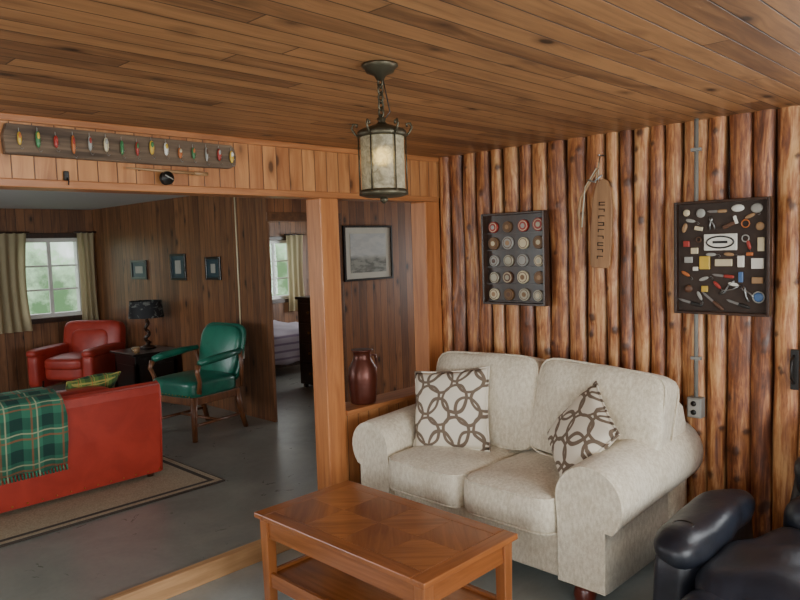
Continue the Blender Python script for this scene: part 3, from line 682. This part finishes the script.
b=MB(); mx=Matrix.Translation((0,.34,.52))@Matrix.Rotation(math.radians(-10),4,'X'); b.sbox((0,0,0),(.78,.18,.64),r,n=7,crown=.03,ax=1,mx=mx); b.sbox((0,-.08,-.02),(.5,.10,.46),r,n=5,crown=.02,ax=1,mx=mx); b.done('back',A)
b=MB()
for sx in (-.3,.3):
    for sy in (-.28,.28): b.cyl((sx,sy,0),(sx,sy,.21),.02,M['dkwood'],.03)
b.done('legs',A)
T2=grp('side_table',(-.20,4.02,FZ)); 
b=MB(); b.box((-.47,3.74,.625),(.07,4.30,.65),M['blk'],.006); b.done('top',T2,True)
b=MB(); b.box((-.43,3.78,.52),(.03,4.26,.625),M['blk'],.003); b.box((-.43,3.78,.22),(.03,4.26,.24),M['blk'],.003); b.box((.0,3.78,.24),(.03,4.26,.52),M['blk']); b.box((-.43,3.78,.24),(-.41,4.26,.52),M['blk']); b.box((-.41,3.78,.24),(.0,3.80,.52),M['blk']); b.done('body',T2,True)
b=MB()
for x in (-.43,-.01):
    for y in (3.78,4.22): b.box((x,y,FZ),(x+.04,y+.04,.55),M['blk'],.003)
b.done('legs',T2,True)
T3=grp('table_lamp',(-.12,4.12,.65))
b=MB(); b.lathe([(.08,.65),(.085,.665),(.05,.68),(.02,.69),(.018,.72)],M['dkwood'],(-.12,4.12,0))
pts=[]
for i in range(20): a=i*.75; pts.append((-.12+.028*math.cos(a)*(1-i/30),4.12+.028*math.sin(a)*(1-i/30),.70+i*.014))
b.tube(pts,.018,M['dkwood']); b.tube([(-.12,4.12,.93),(-.12,4.12,1.10)],.008,M['brass']); b.done('base',T3,True)
b=MB(); t=bmesh.new(); R0=[]
for (rr,z) in ((.185,.985),(.165,1.165)):
    R0.append([t.verts.new((-.12+rr*math.cos(2*math.pi*i/32),4.12+rr*math.sin(2*math.pi*i/32),z)) for i in range(32)])
for i in range(32): t.faces.new((R0[0][i],R0[0][(i+1)%32],R0[1][(i+1)%32],R0[1][i]))
b.add(t,M['shade'],True); 
for a in range(3): b.tube([(-.12,4.12,1.10),(-.12+.165*math.cos(a*2.1),4.12+.165*math.sin(a*2.1),1.163)],.003,M['blk2'],seg=5)
b.done('shade',T3,True)
for i,(x,y) in enumerate(((-.36,3.88),(-.30,4.02))):
    b=MB(); b.lathe([(.026,0),(.032,.05-.01*i),(.028,.05-.01*i),(.022,.008)],M['crm' if i else 'tan'],(x,y,.65),14); b.tube([(x-.028,y,.69),(x-.05,y,.685),(x-.045,y,.665),(x-.027,y,.66)],.004,M['crm' if i else 'tan'],seg=6); b.done('coffee_mug')
C=grp('green_leather_armchair',(-.50,2.43,FZ),math.radians(-80)); g=M['green']; w=M['chairwood']
b=MB(); b.sbox((0,-.03,.43),(.56,.54,.15),g,n=7,crown=.02); b.box((-.27,-.28,.30),(.27,.24,.37),w,.01)
for i in range(13): b.lathe([(.006,0),(.004,.004)],M['brass'],mx=Matrix.Translation((-.26+i*.043,-.299,.385))@Matrix.Rotation(math.pi/2,4,'X'),seg=8)
b.done('seat',C)
mx=Matrix.Translation((0,.27,.67))@Matrix.Rotation(math.radians(-13),4,'X')
b=MB(); b.sbox((0,0,0),(.50,.09,.50),g,n=4,crown=.02,ax=1,mx=mx,taper=.06); b.sbox((0,.03,.0),(.54,.05,.54),g,n=5,ax=1,mx=mx,taper=.06); b.done('back',C)
b=MB()
for sx in (-1,1):
    b.tube([(sx*.29,.26,.70),(sx*.31,.1,.69),(sx*.31,-.12,.67),(sx*.30,-.22,.655)],.03,g,rs=[.022,.032,.034,.026],seg=10)
    b.tube([(sx*.30,-.23,.64),(sx*.31,-.25,.58),(sx*.30,-.22,.50),(sx*.285,-.22,.40)],.02,w,rs=[.026,.02,.018,.022])
    b.tube([(sx*.30,.24,.70),(sx*.28,.27,.55),(sx*.27,.26,.38)],.018,w)
b.done('arms',C)
b=MB()
for sx in (-1,1):
    b.tube([(sx*.25,-.25,.36),(sx*.26,-.265,.2),(sx*.265,-.27,.0)],.02,w,rs=[.032,.026,.022],seg=8); b.tube([(sx*.25,.22,.36),(sx*.25,.25,.2),(sx*.255,.31,.0)],.02,w,rs=[.032,.026,.022],seg=8)
    b.tube([(sx*.255,-.265,.13),(sx*.25,.265,.13)],.013,w)
b.tube([(-.25,0,.13),(.25,0,.13)],.013,w); b.done('legs',C)
for y0_,y1_,za,zb in ((4.48,4.86,1.38,1.60),(3.60,3.92,1.38,1.66),(2.92,3.20,1.39,1.62)):
    b=MB(); frame(b,XR-.001,y0_,y1_,za,zb,.025,.02,M['blk'],M['teal']); b.box((XR-.012,y0_+.10,za+.07),(XR-.009,y1_-.10,zb-.07),M['silv']); b.done('framed_picture')
b=MB(); 
def yframe(y,x0,x1,z0,z1,w_,d_):
    b.box((x0,y-d_,z0),(x0+w_,y,z1),M['blk'],.002).box((x1-w_,y-d_,z0),(x1,y,z1),M['blk'],.002).box((x0+w_,y-d_,z0),(x1-w_,y,z0+w_),M['blk'],.002).box((x0+w_,y-d_,z1-w_),(x1-w_,y,z1),M['blk'],.002)
    b.box((x0+w_,y-.008,z0+w_),(x1-w_,y-.002,z1-w_),M['paper']); b.box((x0+w_+.07,y-.011,z0+w_+.06),(x1-w_-.07,y-.009,z1-w_-.06),M['print'])
yframe(2.139,1.0,1.68,1.33,1.89,.022,.025); b.done('framed_landscape_print')
b=MB(); b.tube([(XR-.008,2.62,H),(XR-.008,2.62,.76)],.007,M['crm']); b.box((XR-.03,2.585,.64),(XR-.001,2.655,.76),M['wht'],.004); b.done('wall_outlet')
b=MB(); b.lathe([(.075,0),(.08,.01),(.085,.06),(.092,.15),(.088,.22),(.06,.27),(.052,.30),(.058,.325),(.07,.335),(.05,.335)],M['copper'],(-.68,.07,.695),28)
b.tube([(-.62,.07,.99),(-.565,.07,.98),(-.555,.07,.90),(-.595,.07,.86)],.008,M['copper']); b.done('copper_jug')
B=grp('bed',(1.75,4.85,FZ)); b=MB(); b.box((1.05,4.0,.20),(2.45,5.8,.34),M['dkwood'],.01); 
for x in (1.1,2.34):
    for y in (4.05,5.7): b.box((x,y,FZ),(x+.06,y+.06,.22),M['dkwood'])
b.done('bed_frame',B,True)
b=MB(); b.sbox((1.75,4.88,.43),(1.46,1.86,.44),M['bedding'],n=8,wr=.03,cuts=16); b.sbox((1.4,5.55,.68),(.55,.38,.14),M['wht'],n=3); b.sbox((2.1,5.55,.68),(.55,.38,.14),M['wht'],n=3); b.done('mattress',B,True)
b=MB(); dx=.22; b.box((1.06+dx,2.85,.13),(1.62+dx,3.28,1.10),M['dkwood'],.008); b.box((1.04+dx,2.83,1.10),(1.64+dx,3.30,1.13),M['dkwood'],.006)
for i in range(4): b.box((1.045+dx,2.90,.17+i*.23),(1.06+dx,3.23,.37+i*.23),M['dkwood'],.004); b.lathe([(.012,0),(.014,.02)],M['brass'],mx=Matrix.Translation((1.045+dx,3.06,.27+i*.23))@Matrix.Rotation(-math.pi/2,4,'Y'),seg=10)
for x in (1.08+dx,1.56+dx):
    for y in (2.88,3.21): b.box((x,y,FZ),(x+.04,y+.04,.14),M['dkwood'])
b.done('dresser')
# ---------------------------------------------------------------- lights
def area(name,loc,dirv,sx,sy,pw,col=(1,1,1)):
    l=D.lights.new(name,'AREA'); l.shape='RECTANGLE'; l.size=sx; l.size_y=sy; l.energy=pw; l.color=col
    o=D.objects.new(name,l); SC.collection.objects.link(o); o.location=loc; o.rotation_euler=Vector(dirv).to_track_quat('-Z','Y').to_euler()
cool=(.93,.975,1.)
area('daylight_front_1',(-4.5,-5.75,1.4),(0,1,-.0),2.2,1.2,90,cool)
area('daylight_front_2',(-1.8,-5.75,1.4),(0,1,-.0),2.2,1.2,165,cool)
area('daylight_left',(-6.75,-2.9,1.4),(1,0,0),3.,1.2,112,cool)
area('daylight_door',(.16,-2.8,1.4),(-1,0,0),.60,1.,26,cool)
area('daylight_back_left',(-5.15,3.0,1.4),(1,0,0),3.2,1.1,85,cool)
area('fill_bedroom_side',(4.15,4.1,1.4),(-1,0,0),2.2,1.1,70,cool)  # added fill light outside the invented side window, brightens the bedroom
area('fill_hall',(4.15,1.15,1.4),(-1,0,0),1.2,1.1,40,cool)  # added fill light outside the invented hall window, brightens nook and partition wall
W=D.worlds.new('outdoors'); SC.world=W; W.use_nodes=True; nt=W.node_tree
bg=nt.nodes['Background']; tc=nt.nodes.new('ShaderNodeTexCoord'); nz_=nt.nodes.new('ShaderNodeTexNoise'); nz_.inputs['Scale'].default_value=22; nz_.inputs['Detail'].default_value=8; nz_.inputs['Roughness'].default_value=.65
nt.links.new(tc.outputs['Generated'],nz_.inputs['Vector'])
sp=nt.nodes.new('ShaderNodeSeparateXYZ'); nt.links.new(tc.outputs['Generated'],sp.inputs[0])
m1=nt.nodes.new('ShaderNodeMath'); m1.operation='MULTIPLY_ADD'; nt.links.new(nz_.outputs[0],m1.inputs[0]); m1.inputs[1].default_value=.5; nt.links.new(sp.outputs[2],m1.inputs[2])
rp=nt.nodes.new('ShaderNodeValToRGB'); nt.links.new(m1.outputs[0],rp.inputs[0]); cr=rp.color_ramp
cr.elements[0].position=.16; cr.elements[0].color=(.10,.20,.09,1); cr.elements[1].position=.34; cr.elements[1].color=(.95,1.,1.,1); e=cr.elements.new(.25); e.color=(.40,.60,.38,1)
nt.links.new(rp.outputs[0],bg.inputs[0]); bg.inputs[1].default_value=2.2
# ---------------------------------------------------------------- camera
q=[0.7744,0.0755,-0.0309,-3.6231,-3.1566,1.6624,703.6]
f=Vector((math.cos(q[0])*math.cos(q[1]),math.sin(q[0])*math.cos(q[1]),-math.sin(q[1]))); rr=Vector((math.sin(q[0]),-math.cos(q[0]),0)); u=rr.cross(f)
c_,s_=math.cos(q[2]),math.sin(q[2]); r2=rr*c_+u*s_; u2=-rr*s_+u*c_
cam=D.cameras.new('camera'); cam.sensor_width=36; cam.lens=q[6]*36/800; co=D.objects.new('camera',cam); SC.collection.objects.link(co)
mw=Matrix((r2,u2,-f)).transposed().to_4x4(); mw.translation=Vector(q[3:6]); co.matrix_world=mw; SC.camera=co; cam.clip_start=.05
